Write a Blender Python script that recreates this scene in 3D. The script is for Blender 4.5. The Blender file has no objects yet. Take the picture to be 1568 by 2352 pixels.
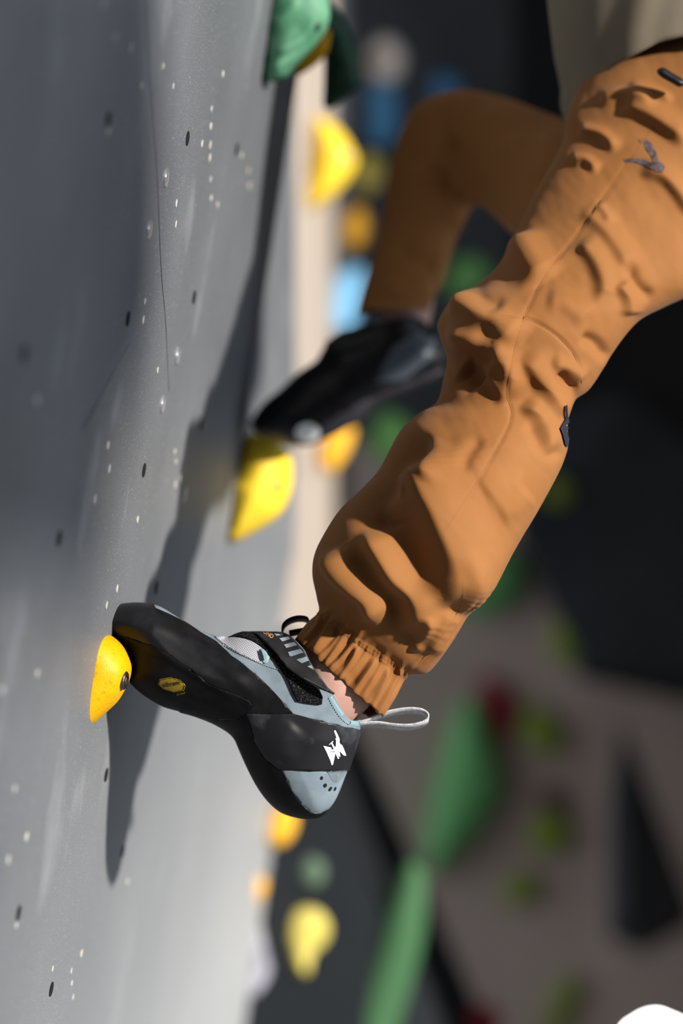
import bpy, math, random
import numpy as np
from mathutils import Vector, Matrix
from mathutils.geometry import delaunay_2d_cdt
from mathutils.bvhtree import BVHTree

random.seed(7); np.random.seed(7)
scn = bpy.context.scene
C = scn.collection
H = 1.6                      # camera height above the mat
F = 85.0 / 36.0 * 2352.0     # focal length in pixels of the 1568x2352 frame

# ------------------------------------------------------------------ camera
cam_d = bpy.data.cameras.new('camera'); cam = bpy.data.objects.new('camera', cam_d)
C.objects.link(cam); scn.camera = cam
cam.location = (0, 0, H); cam.rotation_euler = (math.pi/2, 0, 0)
cam_d.sensor_fit = 'VERTICAL'; cam_d.sensor_height = 36.0; cam_d.sensor_width = 24.0; cam_d.lens = 85
cam_d.dof.use_dof = True; cam_d.dof.focus_distance = 1.90; cam_d.dof.aperture_fstop = 1.8
cam_d.clip_start = 0.01; cam_d.clip_end = 100

# ------------------------------------------------------------------ light
AZ, EL = math.radians(51), math.radians(18.5)
sd = Vector((math.sin(AZ)*math.cos(EL), -math.cos(AZ)*math.cos(EL), math.sin(EL)))
sun_d = bpy.data.lights.new('sun', 'SUN'); sun = bpy.data.objects.new('sun', sun_d); C.objects.link(sun)
sun.location = (4, -3, 4); sun.rotation_euler = (-sd).to_track_quat('-Z', 'Y').to_euler()
sun_d.energy = 7.2; sun_d.angle = math.radians(2.2); sun_d.color = (1.0, 0.93, 0.84)
w = bpy.data.worlds.new('sky'); scn.world = w; w.use_nodes = True
bg = w.node_tree.nodes['Background']; bg.inputs[0].default_value = (0.74, 0.85, 1.0, 1); bg.inputs[1].default_value = 1.25
scn.view_settings.view_transform = 'Standard'; scn.view_settings.look = 'None'
scn.view_settings.exposure = 0.0; scn.view_settings.gamma = 1.0; scn.view_settings.use_curve_mapping = False

# ------------------------------------------------------------------ helpers
def P(px, py, D):
    return ((px-784)*D/F, D, (1176-py)*D/F + H)
def srgb(*c):
    return tuple((v/255/12.92 if v/255 <= .04045 else ((v/255+.055)/1.055)**2.4) for v in c)
MATS = {}
def mat(name, col, rough=.6, col2=None, nscale=20, bump=0., bscale=200, spec=.3, sheen=0., stretch=(1,1,1), lo=.4, hi=.6, metal=0., detail=4.):
    m = bpy.data.materials.new(name); m.use_nodes = True; nt = m.node_tree; N = nt.nodes; L = nt.links
    b = N['Principled BSDF']; b.inputs['Roughness'].default_value = rough
    b.inputs['Specular IOR Level'].default_value = spec; b.inputs['Metallic'].default_value = metal
    if sheen: b.inputs['Sheen Weight'].default_value = sheen
    tc = N.new('ShaderNodeTexCoord'); mp = N.new('ShaderNodeMapping'); mp.inputs['Scale'].default_value = stretch
    L.new(tc.outputs['Object'], mp.inputs[0])
    if col2 is not None:
        n = N.new('ShaderNodeTexNoise'); n.inputs['Scale'].default_value = nscale; n.inputs['Detail'].default_value = detail
        L.new(mp.outputs[0], n.inputs['Vector'])
        r = N.new('ShaderNodeValToRGB'); r.color_ramp.elements[0].position = lo; r.color_ramp.elements[1].position = hi
        r.color_ramp.elements[0].color = (*col, 1); r.color_ramp.elements[1].color = (*col2, 1)
        L.new(n.outputs[0], r.inputs[0]); L.new(r.outputs[0], b.inputs['Base Color'])
    else: b.inputs['Base Color'].default_value = (*col, 1)
    if bump:
        n2 = N.new('ShaderNodeTexNoise'); n2.inputs['Scale'].default_value = bscale; n2.inputs['Detail'].default_value = 3
        L.new(tc.outputs['Object'], n2.inputs['Vector'])
        bp = N.new('ShaderNodeBump'); bp.inputs['Strength'].default_value = bump; bp.inputs['Distance'].default_value = .001
        L.new(n2.outputs[0], bp.inputs['Height']); L.new(bp.outputs[0], b.inputs['Normal'])
    MATS[name] = m; return m

def link_mesh(name, verts, faces, m, parent=None, smooth=True, label=None, cat=None, group=None, kind=None, mats=None, fmi=None):
    verts = np.asarray(verts, float)
    c = verts.mean(0)
    base = Vector(c)
    me = bpy.data.meshes.new(name)
    me.from_pydata([tuple(v) for v in (verts - c)], [], [tuple(int(i) for i in f) for f in faces])
    for mm in (mats or [m]): me.materials.append(mm)
    if fmi is not None: me.polygons.foreach_set('material_index', fmi)
    if smooth: me.polygons.foreach_set('use_smooth', [True]*len(me.polygons))
    me.update()
    o = bpy.data.objects.new(name, me); C.objects.link(o)
    if parent is not None:
        o.parent = parent
        pl = Vector(parent.location); pp = parent.parent
        while pp is not None: pl += Vector(pp.location); pp = pp.parent
        o.location = base - pl
    else: o.location = base
    if label: o['label'] = label
    if cat: o['category'] = cat
    if group: o['group'] = group
    if kind: o['kind'] = kind
    return o
def empty(name, loc, label=None, cat=None, group=None, parent=None):
    o = bpy.data.objects.new(name, None); C.objects.link(o); o.empty_display_size = .05
    o.location = loc
    if parent is not None: o.parent = parent; o.location = Vector(loc) - Vector(parent.location)
    if label: o['label'] = label
    if cat: o['category'] = cat
    if group: o['group'] = group
    return o
def cr(pts, step=None, n=None, closed=False):
    """Catmull-Rom through pts (any dimension)."""
    p = np.asarray(pts, float)
    if closed: q = np.vstack([p[-1], p, p[0], p[1]])
    else: q = np.vstack([2*p[0]-p[1], p, 2*p[-1]-p[-2]])
    out = []
    for i in range(1, len(q)-2):
        k = n or max(1, int(round(np.linalg.norm((q[i+1]-q[i])[:2])/step)))
        for t in np.arange(k)/k:
            a, b, c, d = q[i-1], q[i], q[i+1], q[i+2]
            out.append(.5*((2*b)+(-a+c)*t+(2*a-5*b+4*c-d)*t*t+(-a+3*b-3*c+d)*t**3))
    if not closed: out.append(p[-1])
    return np.array(out)
def segdist(Q, pts, closed=False):
    """distance, side sign and arc parameter of points Q to polyline pts"""
    p = np.asarray(pts, float)
    if closed: p = np.vstack([p, p[:1]])
    best = np.full(len(Q), 1e9); side = np.zeros(len(Q)); par = np.zeros(len(Q))
    Ls = np.linalg.norm(np.diff(p, axis=0), axis=1); tot = Ls.sum(); acc = 0
    for i in range(len(p)-1):
        a = p[i]; d = p[i+1]-a; l2 = (d**2).sum()+1e-12
        r = Q-a; t = np.clip((r@d)/l2, 0, 1); e = r-t[:, None]*d
        ds = np.sqrt((e**2).sum(1)); mk = ds < best
        best[mk] = ds[mk]; side[mk] = np.sign(d[0]*r[:, 1]-d[1]*r[:, 0])[mk]; par[mk] = ((acc+t*Ls[i])/tot)[mk]
        acc += Ls[i]
    return best, side, par
def stroke_field(Q, strokes):
    h = np.zeros(len(Q))
    for pts, amp, wl, wr in strokes:
        pts = cr(pts, n=5)
        m = max(wl, wr)*3
        box = (Q[:, 0] > pts[:, 0].min()-m) & (Q[:, 0] < pts[:, 0].max()+m) & (Q[:, 1] > pts[:, 1].min()-m) & (Q[:, 1] < pts[:, 1].max()+m)
        if not box.any(): continue
        d, s, t = segdist(Q[box], pts)
        ww = np.where(s > 0, wl, wr)
        fade = np.clip(np.minimum(t, 1-t)/.22, 0, 1); fade = fade*fade*(3-2*fade)
        h[box] += amp*fade*np.exp(-(d/ww)**2)
    return h
def pip(Q, poly):
    p = np.asarray(poly, float); x, y = Q[:, 0], Q[:, 1]; ins = np.zeros(len(Q), bool); j = len(p)-1
    for i in range(len(p)):
        c = ((p[i, 1] > y) != (p[j, 1] > y))
        with np.errstate(divide='ignore', invalid='ignore'):
            xi = (p[j, 0]-p[i, 0])*(y-p[i, 1])/(p[j, 1]-p[i, 1])+p[i, 0]
        ins ^= c & (x < xi); j = i
    return ins

class Puff:
    """Closed solid grown from a side outline: rounded cross-sections, own thickness, front and back.
    open_pts: stretch of the outline left open (a shoe's collar)."""
    def __init__(s, outline, T, R, D, step=10, strokes=(), regions=(), openpoly=None, shear=(0, 0), rings=(1.2, 4, 9, 16), power=2., extra=None, smooth_out=True):
        s.D = D; s.T = T; s.R = R; s.strokes = strokes; s.power = power; s.shear = shear; s.extra = extra
        s.out = cr(outline, step=step*.8, closed=True) if smooth_out else np.array(outline, float)
        n = len(s.out)
        if openpoly is not None:
            ins = pip((s.out+np.roll(s.out, -1, 0))/2, openpoly)
        else: ins = np.zeros(n, bool)
        s.closed_segs = [(s.out[i], s.out[(i+1) % n]) for i in range(n) if not ins[i]]
        s.open_any = ins.any()
        pts = [tuple(q) for q in s.out]; edges = [(i, (i+1) % n) for i in range(n)]
        for rg in regions:
            k = len(pts); rr = rg
            pts += [tuple(q) for q in rr]; edges += [(k+i, k+(i+1) % len(rr)) for i in range(len(rr))]
        # inner rings
        nx = np.roll(s.out, -1, 0)-np.roll(s.out, 1, 0); nrm = np.stack([-nx[:, 1], nx[:, 0]], 1); nrm /= np.linalg.norm(nrm, axis=1)[:, None]+1e-9
        area = .5*np.sum(s.out[:, 0]*np.roll(s.out[:, 1], -1)-np.roll(s.out[:, 0], -1)*s.out[:, 1])
        if area < 0: nrm = -nrm
        add = []
        for r in rings:
            q = s.out+nrm*r
            q = q[pip(q, s.out)]
            d, _, _ = segdist(q, s.out, True); add.append(q[d > r*.85])
        x0, y0 = s.out.min(0); x1, y1 = s.out.max(0)
        gx, gy = np.meshgrid(np.arange(x0, x1, step), np.arange(y0, y1, step*.87))
        gx[::2] += step/2
        g = np.stack([gx.ravel(), gy.ravel()], 1); g = g[pip(g, s.out)]
        d, _, _ = segdist(g, s.out, True); g = g[d > rings[-1]+step*.4]
        add.append(g); allp = np.vstack(add)
        pts += [tuple(q) for q in allp]
        r = delaunay_2d_cdt([Vector(q) for q in pts], edges, [], 0, 1e-4)
        s.V = np.array([(v.x, v.y) for v in r[0]]); T_ = np.array([f for f in r[2] if len(f) == 3])
        cen = s.V[T_].mean(1); s.tri = T_[pip(cen, s.out)]; s.cen = s.V[s.tri].mean(1)
        a = s.V[s.tri]; ar = (a[:, 1, 0]-a[:, 0, 0])*(a[:, 2, 1]-a[:, 0, 1])-(a[:, 2, 0]-a[:, 0, 0])*(a[:, 1, 1]-a[:, 0, 1])
        s.tri[ar < 0] = s.tri[ar < 0][:, ::-1]
        hf, hb = s.height(s.V)
        s.pf = s.to3(s.V, hf); s.pb = s.to3(s.V, -hb)
        do, _, _ = segdist(s.V, s.out, True)
        s.rim = (hf+hb < 1e-3)
        nv = len(s.V)
        s.VV = np.vstack([s.pf, s.pb])
        mapb = np.where(s.rim, np.arange(nv), np.arange(nv)+nv); s.mapb = mapb
        s.F = [tuple(t) for t in s.tri]+[tuple(mapb[t][::-1]) for t in s.tri]
        fa = np.array(s.F); A = s.VV[fa]; fn = np.cross(A[:, 1]-A[:, 0], A[:, 2]-A[:, 0])
        N = np.zeros_like(s.VV)
        for k in range(3): np.add.at(N, fa[:, k], fn)
        s.N = N/(np.linalg.norm(N, axis=1)[:, None]+1e-12)
        # make sure normals point outwards (front normals towards the camera)
        if s.N[:nv, 1].mean() > 0: s.N = -s.N; s.F = [f[::-1] for f in s.F]
    def dist(s, Q):
        best = np.full(len(Q), 1e9)
        for a, b in s.closed_segs:
            d = b-a; r = Q-a; t = np.clip((r@d)/((d**2).sum()+1e-12), 0, 1); e = r-t[:, None]*d
            best = np.minimum(best, np.sqrt((e**2).sum(1)))
        return best
    def height(s, Q):
        T = s.T(Q) if callable(s.T) else np.full(len(Q), float(s.T))
        R = s.R(Q) if callable(s.R) else s.R
        u = 1-np.clip(s.dist(Q)/R, 0, 1)
        b = T*(1-u**s.power)**(1/s.power)
        f = b.copy()
        if s.strokes: f = f+stroke_field(Q, s.strokes)*np.clip(b/T*1.5, 0, 1)
        if s.extra is not None: f = f+s.extra(Q)*np.clip(b/T*1.5, 0, 1)
        return f, b
    def to3(s, Q, h):
        Y = s.D-h*s.D/F
        X = (Q[:, 0]-784)*s.D/F + s.shear[0]*(Y-s.D); Z = (1176-Q[:, 1])*s.D/F+H + s.shear[1]*(Y-s.D)
        k = Y/s.D if s.shear == (0, 0) else 1.0
        if s.shear == (0, 0): X = X*k; Z = (Z-H)*k+H
        return np.stack([X, Y, Z], 1)
    def body(s, off=0., mask=None):
        """verts, faces of the whole shell or of a region with a skirt"""
        V = s.VV+s.N*off
        if mask is None: return V, s.F
        nt = len(s.tri); fl = [s.F[i] for i in np.where(mask)[0]]+[s.F[nt+i] for i in np.where(mask)[0]]
        return s.skirt(fl, off)
    def skirt(s, fl, off, low=-.0006):
        used = sorted({v for f in fl for v in f}); ix = {v: i for i, v in enumerate(used)}
        V = [tuple(s.VV[v]+s.N[v]*off) for v in used]
        FF = [tuple(ix[v] for v in f) for f in fl]
        es = {}
        for f in FF:
            for i in range(len(f)):
                e = (f[i], f[(i+1) % len(f)]); es[e] = 1
        bd = [e for e in es if (e[1], e[0]) not in es]
        lo = {}
        for a, b in bd:
            for v in (a, b):
                if v not in lo: lo[v] = len(V); V.append(tuple(s.VV[used[v]]+s.N[used[v]]*low))
            FF.append((b, a, lo[a], lo[b]))
        return np.array(V), FF

def bvh_of(o_list):
    V = []; Fc = []
    for o in o_list:
        b = len(V); off = Vector(o.location); pp = o.parent
        while pp is not None: off += Vector(pp.location); pp = pp.parent
        V += [v.co+off for v in o.data.vertices]; Fc += [tuple(i+b for i in p.vertices) for p in o.data.polygons]
    return BVHTree.FromPolygons(V, Fc)
CO = Vector((0, 0, H))
def hit(bvh, x, y):
    d = (Vector(P(x, y, 1.0))-CO).normalized()
    loc, n, i, ds = bvh.ray_cast(CO, d)
    if loc is None: return None, None
    if n.dot(d) > 0: n = -n
    return loc, n
def decal_mesh(bvh, pts2, faces, off, th):
    """printed / stitched shape lying on a surface, with its own thin edge"""
    V = []; ok = []
    for x, y in pts2:
        l, n = hit(bvh, x, y)
        ok.append(l is not None)
        if l is None: V.append((0, 0, 0)); continue
        V.append(tuple(l+n*off))
    Fs = [f for f in faces if all(ok[i] for i in f)]
    used = sorted({i for f in Fs for i in f}); ix = {v: k for k, v in enumerate(used)}
    V = [V[i] for i in used]; Fs = [tuple(ix[i] for i in f) for f in Fs]
    return V, Fs
def decal_poly(name, bvh, poly, m, parent, off=.0004, step=6, label=None, smooth_out=False):
    p = cr(poly, step=step, closed=True) if smooth_out else np.array(poly, float)
    q = []
    for i in range(len(p)):
        a, b = p[i], p[(i+1) % len(p)]; k = max(1, int(np.linalg.norm(b-a)/step))
        for t in range(k): q.append(a+(b-a)*t/k)
    p = np.array(q); n = len(p)
    x0, y0 = p.min(0); x1, y1 = p.max(0)
    gx, gy = np.meshgrid(np.arange(x0, x1, step), np.arange(y0, y1, step)); g = np.stack([gx.ravel(), gy.ravel()], 1)
    if len(g):
        g = g[pip(g, p)]
    if len(g):
        d, _, _ = segdist(g, p, True); g = g[d > step*.4]
    pts = [Vector(v) for v in p]+[Vector(v) for v in g]
    r = delaunay_2d_cdt(pts, [(i, (i+1) % n) for i in range(n)], [], 0, 1e-5)
    V2 = np.array([(v.x, v.y) for v in r[0]]); fs = [f for f in r[2] if pip(V2[list(f)].mean(0)[None], p)[0]]
    V, Fs = decal_mesh(bvh, V2, fs, off, 0)
    if not Fs: return None
    return link_mesh(name, V, Fs, m, parent, True, label)
def decal_text(name, bvh, txt, org, ang, size, m, parent, off=.0004, shear=0., xs=1.):
    cu = bpy.data.curves.new('t', 'FONT'); cu.body = txt; cu.size = 1; cu.offset = .012
    t = bpy.data.objects.new('t', cu); C.objects.link(t); dg = bpy.context.evaluated_depsgraph_get(); dg.update()
    me = t.evaluated_get(dg).to_mesh(); vs = [(v.co.x, v.co.y) for v in me.vertices]; fs = [tuple(p.vertices) for p in me.polygons]
    bpy.data.objects.remove(t); ca, sa = math.cos(ang), math.sin(ang)
    pts = []
    for x, y in vs:
        x = (x+shear*y)*xs*size; y = y*size
        pts.append((org[0]+x*ca+y*sa, org[1]+x*sa-y*ca))
    V, Fs = decal_mesh(bvh, pts, fs, off, 0)
    if Fs: return link_mesh(name, V, Fs, m, parent, False)
def ribbon_line(name, bvh, pts, wpx, m, parent, off=.0003, n=8, h=.0004):
    """narrow raised thread / seam following a surface"""
    p = cr(pts, n=n); V = []; Fs = []
    tg = np.gradient(p, axis=0); nm = np.stack([-tg[:, 1], tg[:, 0]], 1); nm /= np.linalg.norm(nm, axis=1)[:, None]+1e-9
    row = []
    for i in range(len(p)):
        l, n0 = hit(bvh, *(p[i])); a, _ = hit(bvh, *(p[i]+nm[i]*wpx/2)); b, _ = hit(bvh, *(p[i]-nm[i]*wpx/2))
        if l is None or a is None or b is None: row.append(None); continue
        k = len(V); V += [tuple(a-n0*.0002), tuple(l+n0*(off+h)), tuple(b-n0*.0002)]; row.append(k)
    for i in range(len(row)-1):
        if row[i] is None or row[i+1] is None: continue
        a, b = row[i], row[i+1]
        Fs += [(a, a+1, b+1, b), (a+1, a+2, b+2, b+1)]
    if Fs: return link_mesh(name, V, Fs, m, parent)
def slab(name, quad, th, m, kind=None, label=None, cat=None, parent=None, dirv=None, group=None):
    """thick panel: polygon (3-D corners) extruded along its normal"""
    q = [Vector(v) for v in quad]; n = Vector((0, 0, 0))
    for i in range(len(q)): n += q[i].cross(q[(i+1) % len(q)])
    n.normalize()
    if dirv is not None: n = Vector(dirv)
    k = len(q); V = q+[v+n*th for v in q]
    Fs = [tuple(range(k)), tuple(range(2*k-1, k-1, -1))]+[(i, i+k, (i+1) % k+k, (i+1) % k) for i in range(k)]
    return link_mesh(name, [tuple(v) for v in V], Fs, m, parent, False, label, cat, group, kind)
def ell(cx, cy, rx, ry, rot=0, n=14, jit=0.):
    o = []
    for i in range(n):
        a = 2*math.pi*i/n; r = 1+random.uniform(-jit, jit)
        x, y = rx*r*math.cos(a), ry*r*math.sin(a)
        o.append((cx+x*math.cos(rot)-y*math.sin(rot), cy+x*math.sin(rot)+y*math.cos(rot)))
    return o

# ------------------------------------------------------------------ materials
def wall_mat():
    m = bpy.data.materials.new('grey textured wall paint'); m.use_nodes = True; nt = m.node_tree; N = nt.nodes; L = nt.links
    b = N['Principled BSDF']; b.inputs['Roughness'].default_value = .48; b.inputs['Specular IOR Level'].default_value = .6
    g = N.new('ShaderNodeNewGeometry')
    def noise(sc, det, st=(1, 1, 1)):
        mp = N.new('ShaderNodeMapping'); mp.inputs['Scale'].default_value = st; L.new(g.outputs['Position'], mp.inputs[0])
        n = N.new('ShaderNodeTexNoise'); n.inputs['Scale'].default_value = sc; n.inputs['Detail'].default_value = det
        L.new(mp.outputs[0], n.inputs['Vector']); return n.outputs[0]
    def ramp(src, p0, c0, p1, c1):
        r = N.new('ShaderNodeValToRGB'); e = r.color_ramp.elements; e[0].position = p0; e[1].position = p1
        e[0].color = (*c0, 1); e[1].color = (*c1, 1); L.new(src, r.inputs[0]); return r.outputs[0]
    base = ramp(noise(7, 5, (1, .8, .6)), .35, (.105, .115, .130), .68, (.142, .152, .170))
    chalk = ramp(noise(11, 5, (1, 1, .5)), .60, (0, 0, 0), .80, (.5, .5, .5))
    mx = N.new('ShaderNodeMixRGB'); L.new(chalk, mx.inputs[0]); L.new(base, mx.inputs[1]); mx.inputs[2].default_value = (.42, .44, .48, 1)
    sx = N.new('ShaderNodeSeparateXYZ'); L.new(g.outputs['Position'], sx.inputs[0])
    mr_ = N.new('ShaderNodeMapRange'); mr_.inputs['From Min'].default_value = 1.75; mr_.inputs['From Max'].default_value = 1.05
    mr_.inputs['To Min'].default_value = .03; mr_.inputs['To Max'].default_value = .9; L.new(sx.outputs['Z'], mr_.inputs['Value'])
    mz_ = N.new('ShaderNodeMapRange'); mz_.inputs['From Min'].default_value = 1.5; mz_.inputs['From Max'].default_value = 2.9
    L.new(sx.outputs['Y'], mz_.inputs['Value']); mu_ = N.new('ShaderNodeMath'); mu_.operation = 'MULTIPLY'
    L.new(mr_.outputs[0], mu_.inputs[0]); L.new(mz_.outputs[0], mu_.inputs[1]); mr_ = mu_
    md = N.new('ShaderNodeMixRGB'); L.new(mr_.outputs[0], md.inputs[0]); L.new(mx.outputs[0], md.inputs[1]); md.inputs[2].default_value = (.44, .46, .48, 1)  # wall brightens low and far: that light is mixed into the colour
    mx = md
    speck = ramp(noise(620, 2), .66, (0, 0, 0), .72, (.8, .8, .8))
    m2 = N.new('ShaderNodeMixRGB'); L.new(speck, m2.inputs[0]); L.new(mx.outputs[0], m2.inputs[1]); m2.inputs[2].default_value = (.50, .50, .48, 1)
    L.new(m2.outputs[0], b.inputs['Base Color'])
    bp = N.new('ShaderNodeBump'); bp.inputs['Strength'].default_value = .85; bp.inputs['Distance'].default_value = .0012
    L.new(noise(700, 3), bp.inputs['Height']); L.new(bp.outputs[0], b.inputs['Normal'])
    return m
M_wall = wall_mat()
M_beige = mat('pale plywood', (.42, .36, .31), .6, (.48, .42, .37), 3, stretch=(4, 4, .4))
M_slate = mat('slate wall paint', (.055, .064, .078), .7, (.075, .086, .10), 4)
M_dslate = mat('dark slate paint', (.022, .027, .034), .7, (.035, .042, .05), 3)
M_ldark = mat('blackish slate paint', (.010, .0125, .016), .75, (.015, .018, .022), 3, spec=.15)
M_offw = mat('off white paint', (.45, .44, .42), .8)
M_black = mat('black panel', (.012, .012, .013), .8, (.018, .018, .019), 3)
M_brown = mat('brown plywood', (.44, .325, .265), .8, (.50, .385, .315), 3, stretch=(1, 1, .4))
M_mat = mat('grey floor mat', (.16, .17, .18), .8, (.20, .21, .22), 8)
M_yel = mat('yellow hold resin', (.80, .42, .0), .55, (.86, .47, .004), 60, bump=.25, bscale=500, lo=.35, hi=.6)
M_yelspk = mat('worn yellow resin', (.58, .28, .0), .5, (.78, .41, .0), 330, bump=.3, bscale=600, lo=.30, hi=.42)
M_lem = mat('lemon hold resin', (.88, .62, .04), .55, (.80, .55, .03), 30)
M_pale = mat('pale yellow resin', (.72, .62, .16), .6, (.62, .52, .10), 40)
M_orange = mat('orange yellow resin', (.85, .45, .03), .55)
M_green = mat('green hold resin', (.055, .20, .11), .6, (.12, .30, .19), 45, bump=.5, bscale=120, lo=.42, hi=.62)
M_dgreen = mat('deep green resin', (.015, .06, .035), .6, (.03, .10, .06), 60, stretch=(1, 1, 3))
M_fgreen = mat('leaf green resin', (.17, .47, .15), .7)
M_fgreen2 = mat('moss green resin', (.045, .13, .055), .7)
M_ggreen = mat('grey green resin', (.10, .16, .11), .7)
M_olive = mat('olive resin', (.24, .31, .03), .7)
M_red = mat('dark red resin', (.30, .02, .035), .7)
M_dred = mat('maroon resin', (.13, .05, .05), .7)
M_blue = mat('blue resin', (.06, .24, .50), .6)
M_lblue = mat('light blue resin', (.20, .50, .82), .6)
M_grey = mat('grey resin', (.72, .71, .69), .6)
M_lilac = mat('lilac grey resin', (.40, .40, .48), .6, (.25, .25, .30), 30)
M_rub = mat('black shoe rubber', (.005, .005, .006), .42, (.012, .012, .015), 55, spec=.25, lo=.45, hi=.75, bump=.05, bscale=900)
M_sole = mat('black sole rubber', (.003, .003, .0035), .6, (.006, .006, .007), 70, spec=.12)
M_band = mat('dusty heel rubber', (.010, .010, .013), .45, (.06, .065, .08), 38, spec=.28, lo=.60, hi=.80)
M_upper = mat('grey blue suede', (.155, .205, .245), .8, (.205, .26, .30), 45, bump=.12, bscale=1500)
M_heel = mat('grey blue heel rubber', (.15, .205, .24), .4, (.18, .24, .275), 40, spec=.45)
M_trim = mat('pale blue edging', (.21, .33, .37), .7)
M_thread = mat('white thread', (.75, .80, .82), .8)
M_velcro = mat('black hook and loop', (.006, .006, .007), .95, (.12, .12, .12), 900, bump=1.0, bscale=1300, spec=.1, lo=.55, hi=.78, detail=2)
M_strap = mat('black strap', (.013, .013, .014), .6, (.03, .03, .032), 60, bump=.1, bscale=900)
M_bar = mat('grey blue print', (.26, .33, .38), .6)
M_skin = mat('skin', (.50, .29, .235), .5, (.58, .36, .30), 40, bump=.08, bscale=700, spec=.35)
M_white = mat('white print', (.85, .87, .88), .5)
M_gold = mat('gold print', (.26, .175, .010), .5)
M_ink = mat('black ink', (.008, .008, .008), .6)
M_orng = mat('orange print', (.75, .42, .22), .6)
M_purple = mat('lilac print', (.30, .24, .48), .6)
M_tab = mat('pale grey webbing', (.42, .44, .46), .8, (.60, .60, .62), 260, bump=.5, bscale=900)
M_steel = mat('dark steel', (.12, .11, .12), .35, metal=.9)
M_hole = mat('dark hole', (.006, .006, .006), .9)
M_scar = mat('bare wood chip', (.42, .40, .36), .8, (.55, .53, .49), 300)
M_ring = mat('steel ring', (.75, .75, .78), .3, metal=.8)
M_shirt = mat('khaki cotton', (.19, .16, .115), .9, (.22, .19, .14), 14, bump=.1, bscale=900)
M_navy = mat('navy tag', (.012, .014, .028), .6)
M_buckle = mat('black plastic', (.008, .009, .012), .35)
def trouser_mat():
    m = mat('rust brown cotton', (.255, .102, .027), .75, (.285, .120, .035), 9, bump=.10, bscale=900, sheen=.04, spec=.2)
    return m
M_tr = trouser_mat()
M_seam = mat('brown seam thread', (.20, .085, .028), .8)
M_mesh = None
def mesh_mat():
    m = bpy.data.materials.new('white knitted mesh'); m.use_nodes = True; N = m.node_tree.nodes; L = m.node_tree.links
    b = N['Principled BSDF']; b.inputs['Roughness'].default_value = .8
    tc = N.new('ShaderNodeTexCoord'); mp = N.new('ShaderNodeMapping'); mp.inputs['Rotation'].default_value = (0, math.radians(-30), 0)
    L.new(tc.outputs['Object'], mp.inputs[0])
    outs = []
    for ax in ('X', 'Z'):
        wv = N.new('ShaderNodeTexWave'); wv.bands_direction = ax; wv.inputs['Scale'].default_value = 240; wv.inputs['Distortion'].default_value = .6
        L.new(mp.outputs[0], wv.inputs['Vector']); outs.append(wv.outputs['Fac'])
    mul = N.new('ShaderNodeMath'); mul.operation = 'MULTIPLY'; L.new(outs[0], mul.inputs[0]); L.new(outs[1], mul.inputs[1])
    r = N.new('ShaderNodeValToRGB'); r.color_ramp.elements[0].position = .25; r.color_ramp.elements[1].position = .6
    r.color_ramp.elements[0].color = (.48, .49, .54, 1); r.color_ramp.elements[1].color = (.10, .10, .13, 1)
    L.new(mul.outputs[0], r.inputs[0]); L.new(r.outputs[0], b.inputs['Base Color'])
    return m
M_mesh = mesh_mat()

# ------------------------------------------------------------------ the setting
KW, LEAN = .116, .153
def wx(D, Z):                       # the grey wall: it overhangs and runs away from the camera
    return -.169+LEAN*Z+KW*(D-1.9)
def wall_hit(px, py):               # where the sight line through a pixel meets the grey wall
    a = (px-784)/F; b = (1176-py)/F
    D = (-.169-KW*1.9)/(a-LEAN*b-KW)
    return D
DS = 2.41
def wq(D, Z): return (wx(D, Z), D, Z+H)
def grid_panel(name, f, D0, D1, Z0, Z1, nd, nz, th=.02, label=None):
    V = []; Fs = []
    for i in range(nd+1):
        for j in range(nz+1):
            Z = Z0+(Z1-Z0)*j/nz
            d1 = D1(Z) if callable(D1) else D1
            D = D0+(d1-D0)*i/nd
            V.append((f(D, Z), D, Z+H))
    n = len(V); V += [(x-th, y, z) for x, y, z in V]
    ix = lambda i, j: i*(nz+1)+j
    for i in range(nd):
        for j in range(nz):
            q = (ix(i, j), ix(i+1, j), ix(i+1, j+1), ix(i, j+1)); Fs.append(q); Fs.append(tuple(n+v for v in q[::-1]))
    for i in range(nd):
        for j in (0, nz): Fs.append((ix(i, j), n+ix(i, j), n+ix(i+1, j), ix(i+1, j)))
    for j in range(nz):
        for i in (0, nd): Fs.append((ix(i, j), ix(i, j+1), n+ix(i, j+1), n+ix(i, j)))
    return link_mesh(name, V, Fs, M_wall, None, False, label, kind='structure')
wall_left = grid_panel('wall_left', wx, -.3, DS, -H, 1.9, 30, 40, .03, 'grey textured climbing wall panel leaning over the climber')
def wb(D, Z): return wx(DS, 0)-.002+KW*(D-DS)+(LEAN*Z if Z < 0 else 0)
def dedge(Z):
    if Z > 0: return 2.90
    return 2.90+min(.27, -.75*Z)
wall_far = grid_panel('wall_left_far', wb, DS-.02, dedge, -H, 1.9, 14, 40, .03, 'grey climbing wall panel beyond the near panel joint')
wall_far.name = 'wall_left.001'
# joint lines between the plywood sheets of the near panel
def wall_line(name, pts, wid):
    q = cr(pts, n=6); V = []; Fs = []
    for x, y in q:
        D = wall_hit(x, y); Z = (1176-y)/F*D
        V += [(wx(D-wid, Z)+.0004, D-wid, Z+H), (wx(D+wid, Z)+.0004, D+wid, Z+H)]
    for i in range(len(q)-1): Fs.append((2*i, 2*i+1, 2*i+3, 2*i+2))
    return link_mesh(name, V, Fs, M_joint, wall_left)
M_joint = mat('joint filler', (.085, .092, .105), .8, (.13, .14, .15), 30)
wall_line('panel_joint', [(332, -40), (345, 200), (360, 390), (369, 607), (380, 740), (388, 900)], .0012)
wall_line('panel_joint', [(297, 790), (262, 850), (222, 925), (190, 985)], .0022)

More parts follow.
